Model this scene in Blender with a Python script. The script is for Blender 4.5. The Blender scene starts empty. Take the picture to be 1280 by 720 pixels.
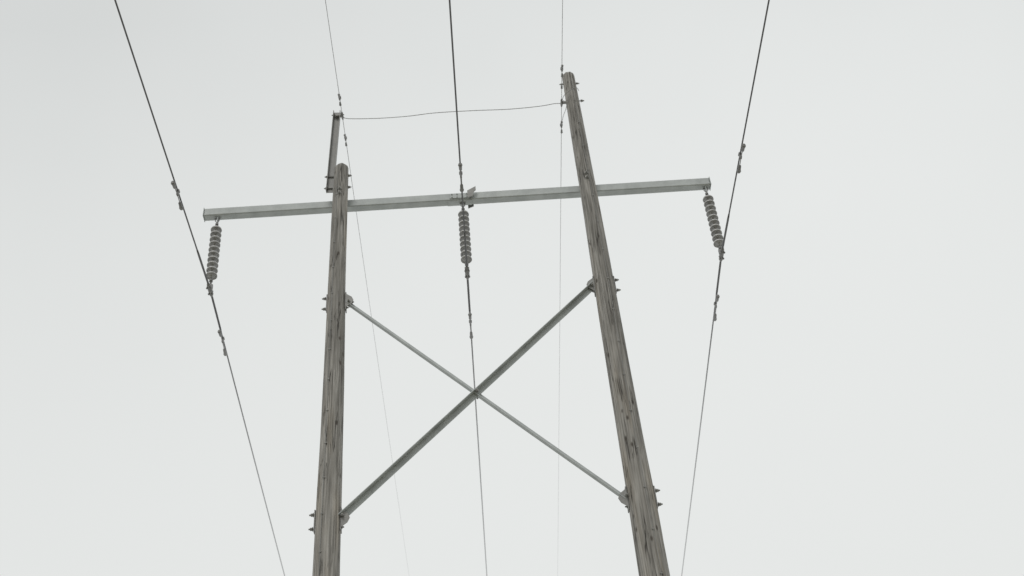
import bpy, bmesh, math, random
from mathutils import Vector, Matrix, noise
random.seed(4)
scene = bpy.context.scene
scene.view_settings.view_transform = 'Standard'
scene.view_settings.look = 'None'
scene.view_settings.exposure = 0

# ------------------------------------------------------------ materials
def new_mat(name):
    m = bpy.data.materials.new(name); m.use_nodes = True
    nt = m.node_tree; b = nt.nodes['Principled BSDF']
    return m, nt, b
def N(nt, t, **kw):
    n = nt.nodes.new(t)
    for k, v in kw.items():
        if k in n.inputs.keys(): n.inputs[k].default_value = v
        else: setattr(n, k, v)
    return n
def ramp(nt, fac, stops):
    r = nt.nodes.new('ShaderNodeValToRGB')
    e = r.color_ramp.elements
    while len(e) < len(stops): e.new(0.5)
    for i, (p, c) in enumerate(stops):
        e[i].position = p; e[i].color = (c[0], c[1], c[2], 1)
    nt.links.new(fac, r.inputs[0]); return r
def mapped(nt, scale):
    tc = nt.nodes.new('ShaderNodeTexCoord'); mp = nt.nodes.new('ShaderNodeMapping')
    mp.inputs['Scale'].default_value = scale
    nt.links.new(tc.outputs['Object'], mp.inputs[0]); return mp.outputs[0]
def mixc(nt, mode, fac, a, b):
    m = nt.nodes.new('ShaderNodeMix'); m.data_type = 'RGBA'; m.blend_type = mode
    if isinstance(fac, float): m.inputs[0].default_value = fac
    else: nt.links.new(fac, m.inputs[0])
    for s, v in ((6, a), (7, b)):
        if isinstance(v, tuple): m.inputs[s].default_value = (*v, 1)
        else: nt.links.new(v, m.inputs[s])
    return m.outputs[2]

def wood_mat():
    m, nt, b = new_mat('weathered_pole_wood'); L = nt.links.new
    g = N(nt, 'ShaderNodeTexNoise', Scale=1.0, Detail=6.0, Roughness=0.6); L(mapped(nt, (38, 38, 1.3)), g.inputs['Vector'])
    base = ramp(nt, g.outputs['Fac'], [(0.30, (0.165, 0.158, 0.147)), (0.5, (0.30, 0.289, 0.270)), (0.72, (0.49, 0.477, 0.455))])
    big = N(nt, 'ShaderNodeTexNoise', Scale=1.0, Detail=3.0); L(mapped(nt, (4.5, 4.5, 0.55)), big.inputs['Vector'])
    tint = ramp(nt, big.outputs['Fac'], [(0.32, (0.64, 0.64, 0.635)), (0.55, (1, 1, 1)), (0.72, (1.0, 0.95, 0.88))])
    c = mixc(nt, 'MULTIPLY', 1.0, base.outputs[0], tint.outputs[0])
    f = N(nt, 'ShaderNodeTexNoise', Scale=1.0, Detail=2.0, Roughness=0.45); L(mapped(nt, (24, 24, 0.75)), f.inputs['Vector'])
    crack = ramp(nt, f.outputs['Fac'], [(0.475, (0, 0, 0)), (0.497, (1, 1, 1)), (0.519, (0, 0, 0))])
    f2 = N(nt, 'ShaderNodeTexNoise', Scale=1.0, Detail=2.0); L(mapped(nt, (9, 9, 1.6)), f2.inputs['Vector'])
    gate = ramp(nt, f2.outputs['Fac'], [(0.46, (0, 0, 0)), (0.56, (1, 1, 1))])
    ck = mixc(nt, 'MULTIPLY', 1.0, crack.outputs[0], gate.outputs[0])
    c = mixc(nt, 'MIX', ck, c, (0.06, 0.055, 0.05))
    v = N(nt, 'ShaderNodeTexVoronoi', Scale=1.0); L(mapped(nt, (5.5, 5.5, 2.6)), v.inputs['Vector'])
    kn = ramp(nt, v.outputs['Distance'], [(0.07, (1, 1, 1)), (0.15, (0, 0, 0))])
    c = mixc(nt, 'MIX', kn.outputs[0], c, (0.10, 0.09, 0.08))
    L(c, b.inputs['Base Color']); b.inputs['Roughness'].default_value = 0.85
    b.inputs['Specular IOR Level'].default_value = 0.25
    bm1 = N(nt, 'ShaderNodeBump', Strength=0.7, Distance=0.012); L(g.outputs['Fac'], bm1.inputs['Height'])
    inv = N(nt, 'ShaderNodeInvert'); L(ck, inv.inputs['Color'])
    bm2 = N(nt, 'ShaderNodeBump', Strength=0.9, Distance=0.015); L(inv.outputs[0], bm2.inputs['Height'])
    L(bm1.outputs[0], bm2.inputs['Normal']); L(bm2.outputs[0], b.inputs['Normal'])
    return m
def metal_mat(name, lo, hi, metallic=0.35, rough=0.5, scale=9.0):
    m, nt, b = new_mat(name); L = nt.links.new
    n = N(nt, 'ShaderNodeTexNoise', Scale=scale, Detail=6.0, Roughness=0.65); L(mapped(nt, (1, 1, 1)), n.inputs['Vector'])
    r = ramp(nt, n.outputs['Fac'], [(0.32, lo), (0.68, hi)])
    v = N(nt, 'ShaderNodeTexVoronoi', Scale=scale * 9); L(mapped(nt, (1, 1, 1)), v.inputs['Vector'])
    sp = ramp(nt, v.outputs['Distance'], [(0.0, (0.92, 0.92, 0.92)), (0.7, (1, 1, 1))])
    c = mixc(nt, 'MULTIPLY', 1.0, r.outputs[0], sp.outputs[0])
    L(c, b.inputs['Base Color']); b.inputs['Metallic'].default_value = metallic
    rr = N(nt, 'ShaderNodeMapRange'); rr.inputs['To Min'].default_value = rough - .1; rr.inputs['To Max'].default_value = rough + .15
    L(n.outputs['Fac'], rr.inputs['Value']); L(rr.outputs[0], b.inputs['Roughness'])
    bp = N(nt, 'ShaderNodeBump', Strength=0.15, Distance=0.003); L(n.outputs['Fac'], bp.inputs['Height']); L(bp.outputs[0], b.inputs['Normal'])
    return m
WOOD = wood_mat()
GALV = metal_mat('galvanized_steel', (0.38, 0.405, 0.405), (0.52, 0.55, 0.55), 0.15, 0.65, 4)
GALVD = metal_mat('weathered_steel', (0.22, 0.22, 0.215), (0.33, 0.33, 0.32), 0.2, 0.6, 7)
HARD = metal_mat('line_hardware_steel', (0.19, 0.19, 0.19), (0.31, 0.31, 0.31), 0.3, 0.55, 20)
ALU = metal_mat('aluminium_conductor', (0.10, 0.10, 0.105), (0.17, 0.17, 0.175), 0.3, 0.5, 12)
SHW = metal_mat('steel_strand', (0.22, 0.22, 0.22), (0.32, 0.32, 0.32), 0.3, 0.5, 12)
PORC = metal_mat('glazed_insulator', (0.38, 0.38, 0.38), (0.52, 0.52, 0.52), 0.0, 0.3, 6)

# ------------------------------------------------------------ mesh helpers
def frame(d):
    d = d.normalized(); a = Vector((0, 0, 1)) if abs(d.z) < 0.9 else Vector((1, 0, 0))
    u = d.cross(a).normalized(); return u, d.cross(u).normalized()
def tube(bm, pts, radii, seg=10, caps=True, mi=0, smooth=True):
    pts = [Vector(p) for p in pts]
    if not isinstance(radii, (list, tuple)): radii = [radii] * len(pts)
    rings = []; u = None
    for i, p in enumerate(pts):
        d = (pts[min(i + 1, len(pts) - 1)] - pts[max(i - 1, 0)])
        if d.length < 1e-9: d = Vector((0, 0, 1))
        d.normalize()
        if u is None: u, v = frame(d)
        else:
            u = (u - d * u.dot(d)).normalized(); v = d.cross(u)
        rings.append([bm.verts.new(p + (u * math.cos(2 * math.pi * k / seg) + v * math.sin(2 * math.pi * k / seg)) * radii[i]) for k in range(seg)])
    for a, b in zip(rings, rings[1:]):
        for k in range(seg):
            f = bm.faces.new((a[k], a[(k + 1) % seg], b[(k + 1) % seg], b[k])); f.smooth = smooth; f.material_index = mi
    if caps:
        f = bm.faces.new(rings[0][::-1]); f.material_index = mi
        f = bm.faces.new(rings[-1]); f.material_index = mi
def lathe(bm, p0, axis, prof, seg=24, mi=0):
    p0 = Vector(p0); axis = Vector(axis).normalized(); u, v = frame(axis); rings = []
    for t, r in prof:
        rings.append([bm.verts.new(p0 + axis * t + (u * math.cos(2 * math.pi * k / seg) + v * math.sin(2 * math.pi * k / seg)) * max(r, 1e-4)) for k in range(seg)])
    for a, b in zip(rings, rings[1:]):
        for k in range(seg):
            f = bm.faces.new((a[k], a[(k + 1) % seg], b[(k + 1) % seg], b[k])); f.smooth = True; f.material_index = mi
    bm.faces.new(rings[0][::-1]).material_index = mi; bm.faces.new(rings[-1]).material_index = mi
def box(bm, c, s, rot=None, mi=0, bev=0.003):
    r = bmesh.ops.create_cube(bm, size=1.0); vs = r['verts']
    M = Matrix.Translation(Vector(c)) @ (rot.to_4x4() if rot else Matrix.Identity(4)) @ Matrix.Diagonal((s[0], s[1], s[2], 1))
    bmesh.ops.transform(bm, matrix=M, verts=vs)
    es = list({e for v in vs for e in v.link_edges})
    for f in {f for v in vs for f in v.link_faces}: f.material_index = mi
    if bev: bmesh.ops.bevel(bm, geom=es, offset=bev, segments=1, affect='EDGES')
def prism(bm, p0, p1, section, xdir, mi=0):
    p0, p1 = Vector(p0), Vector(p1); d = (p1 - p0).normalized()
    x = Vector(xdir); x = (x - d * x.dot(d)).normalized(); y = d.cross(x)
    A = [bm.verts.new(p0 + x * a + y * b) for a, b in section]
    B = [bm.verts.new(p1 + x * a + y * b) for a, b in section]
    n = len(section)
    for i in range(n):
        bm.faces.new((A[i], A[(i + 1) % n], B[(i + 1) % n], B[i])).material_index = mi
    bm.faces.new(A[::-1]).material_index = mi; bm.faces.new(B).material_index = mi
def bolt(bm, p0, p1, r=0.011, head=0.022, mi=0, nuts=True):
    p0, p1 = Vector(p0), Vector(p1); d = (p1 - p0).normalized()
    tube(bm, [p0, p1], r, 8, mi=mi)
    for p, s in ((p0, 1), (p1, -1)):
        q = p + d * s * 0.035
        tube(bm, [q - d * 0.014, q + d * 0.014], head, 6, mi=mi, smooth=False)
        if nuts:
            q = p + d * s * 0.056
            tube(bm, [q - d * 0.004, q + d * 0.004], head * 1.7, 4, mi=mi, smooth=False)
def obj(name, bm, mats, origin=(0, 0, 0), parent=None):
    bmesh.ops.recalc_face_normals(bm, faces=bm.faces)
    me = bpy.data.meshes.new(name); o = Vector(origin)
    bmesh.ops.translate(bm, verts=bm.verts, vec=-o); bm.to_mesh(me); bm.free()
    for m in mats: me.materials.append(m)
    ob = bpy.data.objects.new(name, me); scene.collection.objects.link(ob)
    if parent: ob.parent = parent; ob.location = o - parent.location
    else: ob.location = o
    return ob
def empty(name, loc):
    e = bpy.data.objects.new(name, None); e.location = loc; e.empty_display_size = 0.3
    scene.collection.objects.link(e); return e

# ------------------------------------------------------------ layout (metres)
PY = 13.70            # plane of the two poles
AY = 13.93            # steel crossarm bolted on the far face of the poles
AZ = 16.79
XL, XR = -2.08, 2.155
TOPL, TOPR = 17.54, 19.80
BZU, BZL = 14.31, 10.34

def radius_at(z, top, rt, k):
    return rt + k * (top - z)

def wood_pole(parent, x, top, rt, k, seed):
    bm = bmesh.new(); seg = 56; rings = []
    zs = [-0.3 + i * (top + 0.3 - 0.03) / 240 for i in range(241)] + [top - 0.012, top]
    for z in zs:
        ring = []
        r0 = radius_at(z, top, rt, k)
        if z > top - 0.02: r0 -= 0.008
        if z > top - 0.005: r0 -= 0.018
        cx = 0.012 * noise.noise(Vector((seed, 0, z * 0.22))); cy = 0.012 * noise.noise(Vector((seed, 9, z * 0.22)))
        for j in range(seg):
            a = 2 * math.pi * j / seg; ca, sa = math.cos(a), math.sin(a)
            r = r0 * (1 + 0.03 * noise.noise(Vector((ca * 1.3 + seed, sa * 1.3, z * 0.5))) + 0.022 * noise.noise(Vector((ca * 6 + seed, sa * 6, z * 0.9))))
            c = noise.noise(Vector((ca * 9 + seed, sa * 9, z * 0.35)))
            if abs(c) < 0.05: r -= 0.008 * (1 - abs(c) / 0.05)
            dz = 0.03 * noise.noise(Vector((ca * 2 + seed, sa * 2, 3))) if z > top - 0.1 else 0
            ring.append(bm.verts.new((x + cx + ca * r, PY + cy + sa * r, z + dz)))
        rings.append(ring)
    for a, b in zip(rings, rings[1:]):
        for j in range(seg):
            f = bm.faces.new((a[j], a[(j + 1) % seg], b[(j + 1) % seg], b[j])); f.smooth = True
    bm.faces.new(rings[-1])
    return obj('wood_shaft', bm, [WOOD], (x, PY, 0), parent)

RL = (0.122, 0.0066); RR = (0.118, 0.0074)
poleL = empty('utility_pole', (XL, PY, 0)); poleR = empty('utility_pole', (XR, PY, 0))
wood_pole(poleL, XL, TOPL, *RL, 3.1); wood_pole(poleR, XR, TOPR, *RR, 17.7)

def pole_hardware(parent, x, top, rt, k, side):
    """side = direction of the outside of the frame"""
    bm = bmesh.new()
    for zc in (BZU, BZL):
        r = radius_at(zc, top, rt, k)
        for dz in (-0.11, 0.11):
            bolt(bm, (x + side * (r + 0.085), PY, zc + dz), (x - side * (r + 0.05), PY, zc + dz), 0.011, 0.022)
        box(bm, (x + side * (r + 0.006), PY, zc), (0.016, 0.075, 0.34))
        box(bm, (x - side * (r + 0.008), PY, zc), (0.014, 0.11, 0.36))
        px = x - side * r
        prism(bm, (px, PY - 0.055, zc), (px, PY - 0.045, zc),
              [(0.0, -0.15), (-side * 0.10, -0.07 ), (-side * 0.13, 0.0), (-side * 0.10, 0.07), (0.0, 0.15)], (1, 0, 0))
    r = radius_at(AZ, top, rt, k)
    for dz in (-0.055, 0.055):
        bolt(bm, (x, PY - r - 0.06, AZ + dz), (x, AY + 0.15, AZ + dz), 0.011, 0.022)
    box(bm, (x, PY + r + 0.006, AZ), (0.20, 0.016, 0.30))
    a0 = math.radians(250 if side < 0 else 285)
    pts = []
    for i in range(120):
        z = top - 0.25 - i * (top - 0.35) / 119
        rr = radius_at(z, top, rt, k) * 1.03 + 0.006; a = a0 + 0.10 * noise.noise(Vector((z * 0.3, side, 2)))
        pts.append((x + rr * math.cos(a), PY + rr * math.sin(a), z))
    tube(bm, pts, 0.0045, 6)
    for i in range(4, 118, 4):
        box(bm, pts[i], (0.035, 0.012, 0.012), bev=0)
    obj('bolts_and_brackets', bm, [GALVD], parent.location, parent)
pole_hardware(poleL, XL, TOPL, *RL, -1)
pole_hardware(poleR, XR, TOPR, *RR, 1)

# bayonet channel carrying the ground wire on the shorter pole (open side towards the line)
bm = bmesh.new()
t, w, d = 0.010, 0.13, 0.07
b0, b1 = Vector((-2.268, PY - 0.01, 16.93)), Vector((-2.205, PY - 0.01, 19.12))
sec = [(-w/2, -d/2), (w/2, -d/2), (w/2, d/2), (w/2 - t, d/2), (w/2 - t, -d/2 + t), (-w/2 + t, -d/2 + t), (-w/2 + t, d/2), (-w/2, d/2)]
prism(bm, b0, b1, [(a, -b_) for a, b_ in sec], (1, 0, 0))
for z in (17.02, 17.32):
    bolt(bm, (-2.37, PY, z), (-1.90, PY, z), 0.011, 0.022)
box(bm, (-2.16, PY - 0.02, 18.98), (0.13, 0.05, 0.05))
bolt(bm, (-2.30, PY - 0.02, 19.0), (-2.07, PY - 0.02, 19.0), 0.010, 0.02)
obj('bayonet_channel', bm, [GALVD], poleL.location, poleL)
bm = bmesh.new()
box(bm, (2.0, PY - 0.01, 18.99), (0.12, 0.04, 0.05))
bolt(bm, (1.93, PY, 19.02), (2.37, PY, 19.02), 0.011, 0.022)
bolt(bm, (1.96, PY, 19.55), (2.34, PY, 19.55), 0.009, 0.018)
obj('ground_wire_bracket', bm, [GALVD], poleR.location, poleR)

# ------------------------------------------------------------ crossarm
arm = empty('steel_crossarm', (-0.06, AY, AZ))
bm = bmesh.new()
ah, ad, th = 0.175, 0.145, 0.012
def hollow(bm, xa, xb):
    box(bm, ((xa + xb) / 2, AY, AZ), (xb - xa, ad, ah), bev=0.014)
hollow(bm, -4.44, -0.031); hollow(bm, -0.029, 4.32)
obj('box_beam', bm, [GALV], arm.location, arm)
bm = bmesh.new()
for x in (-4.445, 4.325): box(bm, (x, AY, AZ), (0.010, ad + 0.02, ah + 0.02))
box(bm, (-0.05, AY, AZ - ah/2 - 0.008), (0.42, 0.12, 0.012))
box(bm, (-0.05, AY - ad/2 - 0.008, AZ), (0.34, 0.012, 0.12))
for x in (-0.18, -0.09, 0.0, 0.08):
    for z in (-0.035, 0.035):
        tube(bm, [(x, AY - ad/2 - 0.03, AZ + z), (x, AY - ad/2, AZ + z)], 0.012, 6, smooth=False)
for x in (-4.20, 0.0, 4.23):
    box(bm, (x, AY, AZ - ah/2 - 0.05), (0.014, 0.07, 0.10))
obj('splice_and_end_plates', bm, [GALV], arm.location, arm)
bm = bmesh.new()
wing = [(-0.05, 0.05), (0.10, 0.15), (0.10, 0.06), (0.05, 0.0), (0.05, -0.08), (-0.05, -0.13)]
prism(bm, (0.14, AY - ad/2 - 0.075, AZ), (0.14, AY - ad/2 - 0.06, AZ), [(a, -b_) for a, b_ in wing], (1, 0, 0))
prism(bm, (0.14, AY + ad/2 + 0.03, AZ), (0.14, AY + ad/2 + 0.045, AZ), [(a, -b_) for a, b_ in wing], (1, 0, 0))
box(bm, (0.14, AY - ad/2 - 0.03, AZ), (0.10, 0.06, 0.012))
box(bm, (0.14, AY + ad/2 + 0.015, AZ), (0.10, 0.03, 0.012))
obj('hanger_bracket', bm, [GALVD], arm.location, arm)

# ------------------------------------------------------------ X brace
brace = empty('steel_cross_brace', (0, PY, (BZU + BZL) / 2))
bm = bmesh.new()
prism(bm, (XL + 0.17, PY + 0.01, BZU), (XR - 0.19, PY + 0.01, BZL), [(-0.035, 0.0), (0.035, 0.0), (0.035, 0.009), (-0.026, 0.009), (-0.026, 0.07), (-0.035, 0.07)], (0.7, 0, 0.7))
obj('angle_member_rear', bm, [GALV], brace.location, brace)
bm = bmesh.new()
prism(bm, (XL + 0.17, PY - 0.012, BZL), (XR - 0.16, PY - 0.012, BZU), [(-0.045, 0.0), (0.045, 0.0), (0.045, -0.009), (-0.036, -0.009), (-0.036, -0.085), (-0.045, -0.085)], (0.7, 0, -0.7))
obj('angle_member_front', bm, [GALV], brace.location, brace)
bm = bmesh.new()
cx, cz = 0.03, (BZU + BZL) / 2
bolt(bm, (cx, PY - 0.12, cz), (cx, PY + 0.12, cz), 0.011, 0.022)
for sx, xx in ((1, XL), (-1, XR)):
    for zz in (BZU, BZL):
        s = -1 if zz == BZU else 1
        off = 0.20
        bolt(bm, (xx + sx * off, PY - 0.11, zz + s * 0.03), (xx + sx * off, PY + 0.08, zz + s * 0.03), 0.010, 0.02)
        box(bm, (xx + sx * 0.19, PY - 0.028, zz + s * 0.02), (0.14, 0.010, 0.13), Matrix.Rotation(math.radians(45) * (1 if sx * s < 0 else -1), 3, 'Y'))
obj('bolts_and_gussets', bm, [GALVD], brace.location, brace)

# ------------------------------------------------------------ insulator strings
CZ = 15.03
def insulator(x, xb):
    top = Vector((x, AY, AZ - 0.13)); bot = Vector((xb, AY, CZ + 0.05)); ax = (bot - top).normalized(); Ltot = (bot - top).length
    e = empty('insulator_string', top)
    bm = bmesh.new()
    tube(bm, [top + Vector((-0.03, 0, 0.03)), top + Vector((-0.032, 0, -0.04)), top + Vector((0, 0, -0.085)), top + Vector((0.032, 0, -0.04)), top + Vector((0.03, 0, 0.03))], 0.009, 8)
    tube(bm, [top + Vector((-0.05, 0, 0.02)), top + Vector((0.05, 0, 0.02))], 0.011, 8)
    n, sp = 10, 0.120; s0 = 0.19
    tube(bm, [top + ax * 0.07, top + ax * (s0 + 0.02)], 0.014, 8)
    tube(bm, [top + ax * 0.11, top + ax * 0.15], 0.028, 8)
    p = top + ax * (s0 + n * sp - 0.03)
    tube(bm, [p, bot - ax * 0.02], 0.015, 8)
    tube(bm, [p + ax * 0.07, p + ax * 0.12], 0.03, 8)
    obj('shackle_and_links', bm, [HARD], top, e)
    bm = bmesh.new(); bc = bmesh.new()
    for i in range(n):
        q = top + ax * (s0 + i * sp)
        lathe(bc, q, ax, [(0, 0.03), (0.006, 0.046), (0.035, 0.052), (0.048, 0.045)], 16)
        lathe(bm, q + ax * 0.030, ax, [(0.0, 0.045), (0.010, 0.070), (0.024, 0.086), (0.040, 0.093), (0.056, 0.093), (0.060, 0.088), (0.044, 0.078), (0.056, 0.070), (0.042, 0.058), (0.052, 0.048), (0.04, 0.03), (0.06, 0.018), (0.092, 0.015)], 28)
    obj('insulator_discs', bm, [PORC], top, e); obj('insulator_caps', bc, [HARD], top, e)
XS = ((-4.21, -4.17), (0.0, 0.0), (4.23, 4.20))
for a, b in XS: insulator(a, b)

# ------------------------------------------------------------ wires
def zc(y, y0, z0, sn, sf, Ln, Lf):
    if y < y0:
        d = y0 - y; return z0 - sn * d + abs(sn) * d * d / Ln
    d = y - y0; return z0 - sf * d + sf * d * d / Lf
def ysamples(y0, a, b):
    ys = set([y0]); 
    y = y0
    st = 0.15
    while y > a: y -= st; ys.add(max(y, a)); st = min(st * 1.12, 3)
    y = y0; st = 0.15
    while y < b: y += st; ys.add(min(y, b)); st = min(st * 1.12, 3)
    return sorted(ys)
def damper(bm, x, y, zf, half=0.225, drop=0.068, wr=0.029, wl=0.14, mes=0.007):
    z = zf(y); sl = (zf(y + 0.1) - zf(y - 0.1)) / 0.2
    P = lambda dy, dz, dx=0: Vector((x + dx, y + dy, z + sl * dy + dz))
    box(bm, P(0, -drop / 2 + 0.01), (0.03, 0.05, drop + 0.03))
    tube(bm, [P(0, 0.012) - Vector((0, 0.025, 0)), P(0, 0.012) + Vector((0, 0.025, 0))], 0.026, 8)
    tube(bm, [P(0, -drop), P(half * 0.5, -drop - 0.004), P(half, -drop - 0.015)], mes, 6)
    tube(bm, [P(0, -drop), P(-half * 0.5, -drop - 0.004), P(-half, -drop - 0.015)], mes, 6)
    for s in (-1, 1):
        a, b_ = P(s * (half - wl * 0.55), -drop - 0.012), P(s * (half + wl * 0.45), -drop - 0.022)
        dd = (b_ - a)
        tube(bm, [a, a + dd * 0.1, a + dd * 0.55, a + dd * 0.8, b_], [wr * 0.55, wr * 0.8, wr * 0.85, wr * 1.15, wr * 0.8], 12)
for (_, x), dz in zip(XS, (-0.03, 0.0, 0.08)):
    zf = lambda y, dz=dz: zc(y, AY, CZ + dz * 0.5, 0.062, 0.093, 190, 200)
    e = empty('power_line', (x, AY, CZ))
    bm = bmesh.new()
    tube(bm, [(x, y, zf(y)) for y in ysamples(AY, AY - 180, AY + 190)], 0.0120, 10)
    obj('conductor', bm, [ALU], e.location, e)
    bm = bmesh.new()
    ys = [AY - 0.95 + 0.1 * i for i in range(20)]
    tube(bm, [(x, y, zf(y)) for y in ys], [0.0135] + [0.0175] * 18 + [0.0135], 10)
    obj('armor_rods', bm, [ALU], e.location, e)
    bm = bmesh.new()
    tube(bm, [(x, AY + dy, zf(AY) + dz2) for dy, dz2 in ((-0.15, -0.012), (-0.11, -0.014), (0, -0.006), (0.11, -0.02), (0.15, -0.02))], [0.018, 0.03, 0.038, 0.03, 0.018], 10)
    for dy in (-0.07, 0.07):
        tube(bm, [(x - 0.03, AY + dy, zf(AY) - 0.06), (x - 0.03, AY + dy, zf(AY) + 0.02), (x, AY + dy, zf(AY) + 0.045), (x + 0.03, AY + dy, zf(AY) + 0.02), (x + 0.03, AY + dy, zf(AY) - 0.06)], 0.008, 6)
        for sx in (-0.03, 0.03):
            tube(bm, [(x + sx, AY + dy, zf(AY) - 0.055), (x + sx, AY + dy, zf(AY) - 0.035)], 0.016, 6, smooth=False)
    box(bm, (x, AY, zf(AY) + 0.05), (0.075, 0.05, 0.09))
    obj('suspension_clamp', bm, [HARD], e.location, e)
    bm = bmesh.new()
    damper(bm, x, AY - 2.25, zf); damper(bm, x, AY + 1.12, zf)
    obj('vibration_dampers', bm, [HARD], e.location, e)

GX = (-2.105, 1.946); GZ = 18.99
gz = lambda y: zc(y, PY - 0.02, GZ, -0.05, 0.068, 200, 230)
for x, dn in zip(GX, (0.40, 0.74)):
    e = empty('overhead_ground_wire', (x, PY, GZ))
    bm = bmesh.new()
    tube(bm, [(x, y, gz(y)) for y in ysamples(PY, PY - 180, PY + 190)], 0.0048, 8)
    obj('steel_strand_wire', bm, [SHW], e.location, e)
    bm = bmesh.new()
    damper(bm, x, PY - dn, gz, 0.095, 0.035, 0.021, 0.07, 0.005)
    damper(bm, x, PY + 0.5, gz, 0.10, 0.035, 0.020, 0.07, 0.005)
    tube(bm, [(x, PY - 0.10, GZ - 0.0), (x, PY - 0.04, GZ - 0.015), (x, PY + 0.03, GZ - 0.015), (x, PY + 0.09, GZ - 0.005)], [0.01, 0.022, 0.022, 0.01], 8)
    box(bm, (x, PY - 0.02, GZ + 0.02), (0.03, 0.04, 0.07))
    if x > 0:
        tube(bm, [(x, PY - 0.38, gz(PY - .38)), (x, PY - 0.32, gz(PY - .32))], 0.018, 8)
    obj('clamp_and_dampers', bm, [HARD], e.location, e)

def smooth_pts(ctrl, n=14):
    c = [Vector(p) for p in ctrl]; c = [c[0] * 2 - c[1]] + c + [c[-1] * 2 - c[-2]]; out = []
    for i in range(1, len(c) - 2):
        for k in range(n):
            t_ = k / n; p0, p1, p2, p3 = c[i-1:i+3]
            out.append(0.5 * ((2*p1) + (p2-p0)*t_ + (2*p0-5*p1+4*p2-p3)*t_*t_ + (3*p1-p0-3*p2+p3)*t_**3))
    return out + [c[-2]]
bm = bmesh.new()
tube(bm, smooth_pts([(-2.105, PY, 18.97), (-1.98, PY, 18.90), (-1.45, PY, 18.86), (-0.9, PY, 18.87), (-0.4, PY, 18.92), (0.3, PY, 18.92), (0.95, PY, 18.90), (1.5, PY, 18.93), (1.80, PY, 18.98), (1.946, PY, 18.98)]), 0.006, 8)
tube(bm, smooth_pts([(1.946, PY, 18.98), (1.99, PY - 0.14, 19.02), (2.12, PY - 0.20, 19.10), (2.24, PY - 0.17, 19.20), (2.30, PY - 0.05, 19.26)]), 0.005, 8)
tube(bm, smooth_pts([(1.946, PY + 0.45, 18.95), (1.97, PY + 0.2, 18.86), (2.01, PY - 0.02, 18.80), (2.06, PY - 0.12, 18.95), (2.10, PY - 0.14, 19.08)]), 0.005, 8)
obj('jumper_wire', bm, [HARD], (0, PY, 18.9))

# ------------------------------------------------------------ ground
m, nt, b = new_mat('dry_grass_ground'); Lk = nt.links.new
n1 = N(nt, 'ShaderNodeTexNoise', Scale=0.15, Detail=8.0); Lk(mapped(nt, (1, 1, 1)), n1.inputs['Vector'])
n2 = N(nt, 'ShaderNodeTexNoise', Scale=9.0, Detail=8.0); Lk(mapped(nt, (1, 1, 1)), n2.inputs['Vector'])
r1 = ramp(nt, n1.outputs['Fac'], [(0.35, (0.20, 0.20, 0.14)), (0.65, (0.38, 0.35, 0.27))])
r2 = ramp(nt, n2.outputs['Fac'], [(0.3, (0.6, 0.6, 0.6)), (0.7, (1.1, 1.1, 1.1))])
Lk(mixc(nt, 'MULTIPLY', 1.0, r1.outputs[0], r2.outputs[0]), b.inputs['Base Color']); b.inputs['Roughness'].default_value = 0.95
bp = N(nt, 'ShaderNodeBump', Strength=0.6, Distance=0.05); Lk(n2.outputs['Fac'], bp.inputs['Height']); Lk(bp.outputs[0], b.inputs['Normal'])
bm = bmesh.new()
def gc(i, n=70): s = i / n; return math.copysign(abs(s) ** 2.2 * 2500, s)
grid = {}
for i in range(-70, 71):
    for j in range(-70, 71):
        X, Y = gc(i), gc(j) ; R = math.hypot(X, Y)
        h = 0.12 * noise.noise(Vector((X * 0.15, Y * 0.15, 0))) + min(R / 60, 1) * 1.2 * noise.noise(Vector((X * 0.012, Y * 0.012, 4)))
        grid[i, j] = bm.verts.new((X, Y, h))
for i in range(-70, 70):
    for j in range(-70, 70):
        bm.faces.new((grid[i, j], grid[i+1, j], grid[i+1, j+1], grid[i, j+1])).smooth = True
obj('ground', bm, [m])

# ------------------------------------------------------------ fog box added behind the structure to fade far wires, emission imitates scattered light
FOG_GLOW = (0.785, 0.802, 0.792)
def emissive_fog(y0, y1, dens, top):
    m = bpy.data.materials.new('emissive_fog_volume'); m.use_nodes = True; nt = m.node_tree; nt.nodes.clear()
    ab = nt.nodes.new('ShaderNodeVolumeAbsorption'); ab.inputs['Color'].default_value = (0, 0, 0, 1); ab.inputs['Density'].default_value = dens
    em = nt.nodes.new('ShaderNodeEmission'); em.inputs[0].default_value = (*FOG_GLOW, 1); em.inputs[1].default_value = dens
    ad_ = nt.nodes.new('ShaderNodeAddShader'); o = nt.nodes.new('ShaderNodeOutputMaterial')
    nt.links.new(ab.outputs[0], ad_.inputs[0]); nt.links.new(em.outputs[0], ad_.inputs[1]); nt.links.new(ad_.outputs[0], o.inputs['Volume'])
    bm = bmesh.new(); box(bm, (0, (y0 + y1) / 2, top / 2 - 2), (500, y1 - y0, top + 4), bev=0)
    obj('emissive_fog', bm, [m])
emissive_fog(14.80, 260, 0.070, 24)

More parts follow.
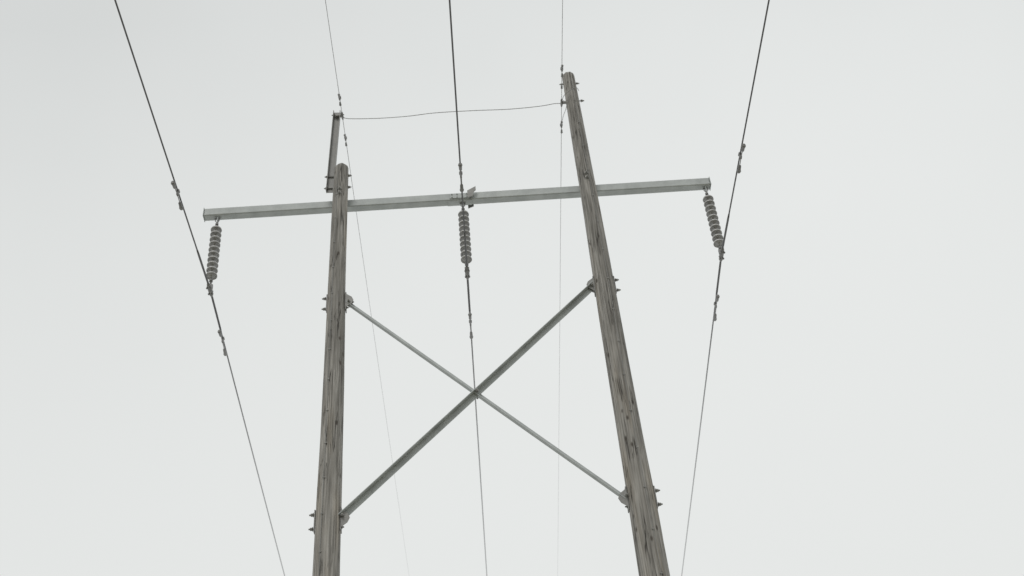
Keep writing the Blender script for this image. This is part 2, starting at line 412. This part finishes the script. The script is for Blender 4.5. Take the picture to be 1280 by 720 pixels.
# ------------------------------------------------------------ overcast sky + light
sun_el, sun_az = math.radians(52), math.radians(200)
w = bpy.data.worlds.new('World'); scene.world = w; w.use_nodes = True
nt = w.node_tree; nt.nodes.clear(); Lk = nt.links.new
sky = nt.nodes.new('ShaderNodeTexSky'); sky.sky_type = 'NISHITA'; sky.sun_disc = False
sky.sun_elevation = sun_el; sky.sun_rotation = sun_az; sky.air_density = 1; sky.dust_density = 4
tc = nt.nodes.new('ShaderNodeTexCoord')
cl = N(nt, 'ShaderNodeTexNoise', Scale=1.6, Detail=4.0, Roughness=0.45); Lk(tc.outputs['Generated'], cl.inputs['Vector'])
cr = ramp(nt, cl.outputs['Fac'], [(0.3, (0.735, 0.755, 0.745)), (0.7, (0.840, 0.855, 0.845))])
dot = N(nt, 'ShaderNodeVectorMath', operation='DOT_PRODUCT'); Lk(tc.outputs['Generated'], dot.inputs[0])
dot.inputs[1].default_value = Vector((0.28, 0.72, 0.58)).normalized()
gl = ramp(nt, dot.outputs['Value'], [(0.80, (0.90, 0.90, 0.90)), (1.0, (1.03, 1.03, 1.03))])
cloud = mixc(nt, 'MULTIPLY', 1.0, cr.outputs[0], gl.outputs[0])
bg1 = nt.nodes.new('ShaderNodeBackground'); bg1.inputs[1].default_value = 0.1; Lk(sky.outputs[0], bg1.inputs[0])
bg2 = nt.nodes.new('ShaderNodeBackground'); bg2.inputs[1].default_value = 1.0; Lk(cloud, bg2.inputs[0])
mx = nt.nodes.new('ShaderNodeMixShader'); mx.inputs[0].default_value = 0.96
Lk(bg1.outputs[0], mx.inputs[1]); Lk(bg2.outputs[0], mx.inputs[2])
out = nt.nodes.new('ShaderNodeOutputWorld'); Lk(mx.outputs[0], out.inputs[0])
sd = bpy.data.lights.new('sun', 'SUN'); sd.energy = 0.9; sd.angle = math.radians(20); sd.color = (1, 0.97, 0.93)
so = bpy.data.objects.new('sun', sd); scene.collection.objects.link(so); so.location = (0, 0, 40)
to_sun = Vector((math.sin(sun_az) * math.cos(sun_el), math.cos(sun_az) * math.cos(sun_el), math.sin(sun_el)))
so.rotation_euler = (-to_sun).to_track_quat('-Z', 'Y').to_euler()

# ------------------------------------------------------------ camera
cd = bpy.data.cameras.new('camera'); co = bpy.data.objects.new('camera', cd); scene.collection.objects.link(co)
cd.sensor_width = 36; cd.lens = 1480 / 1280 * 36; cd.clip_end = 8000; cd.clip_start = 0.05
cd.dof.use_dof = True; cd.dof.focus_distance = 15.0; cd.dof.aperture_fstop = 2.0
th_, yaw, roll = math.radians(43.0), math.radians(2.89), math.radians(5.68)
h = Vector((math.sin(yaw), math.cos(yaw), 0)); z = Vector((0, 0, 1))
F = h * math.cos(th_) + z * math.sin(th_); R0 = Vector((math.cos(yaw), -math.sin(yaw), 0)); U0 = -h * math.sin(th_) + z * math.cos(th_)
R = R0 * math.cos(roll) - U0 * math.sin(roll); U = R0 * math.sin(roll) + U0 * math.cos(roll)
M = Matrix((R, U, -F)).transposed().to_4x4(); M.translation = (0, 0, 1.6)
co.matrix_world = M
scene.camera = co
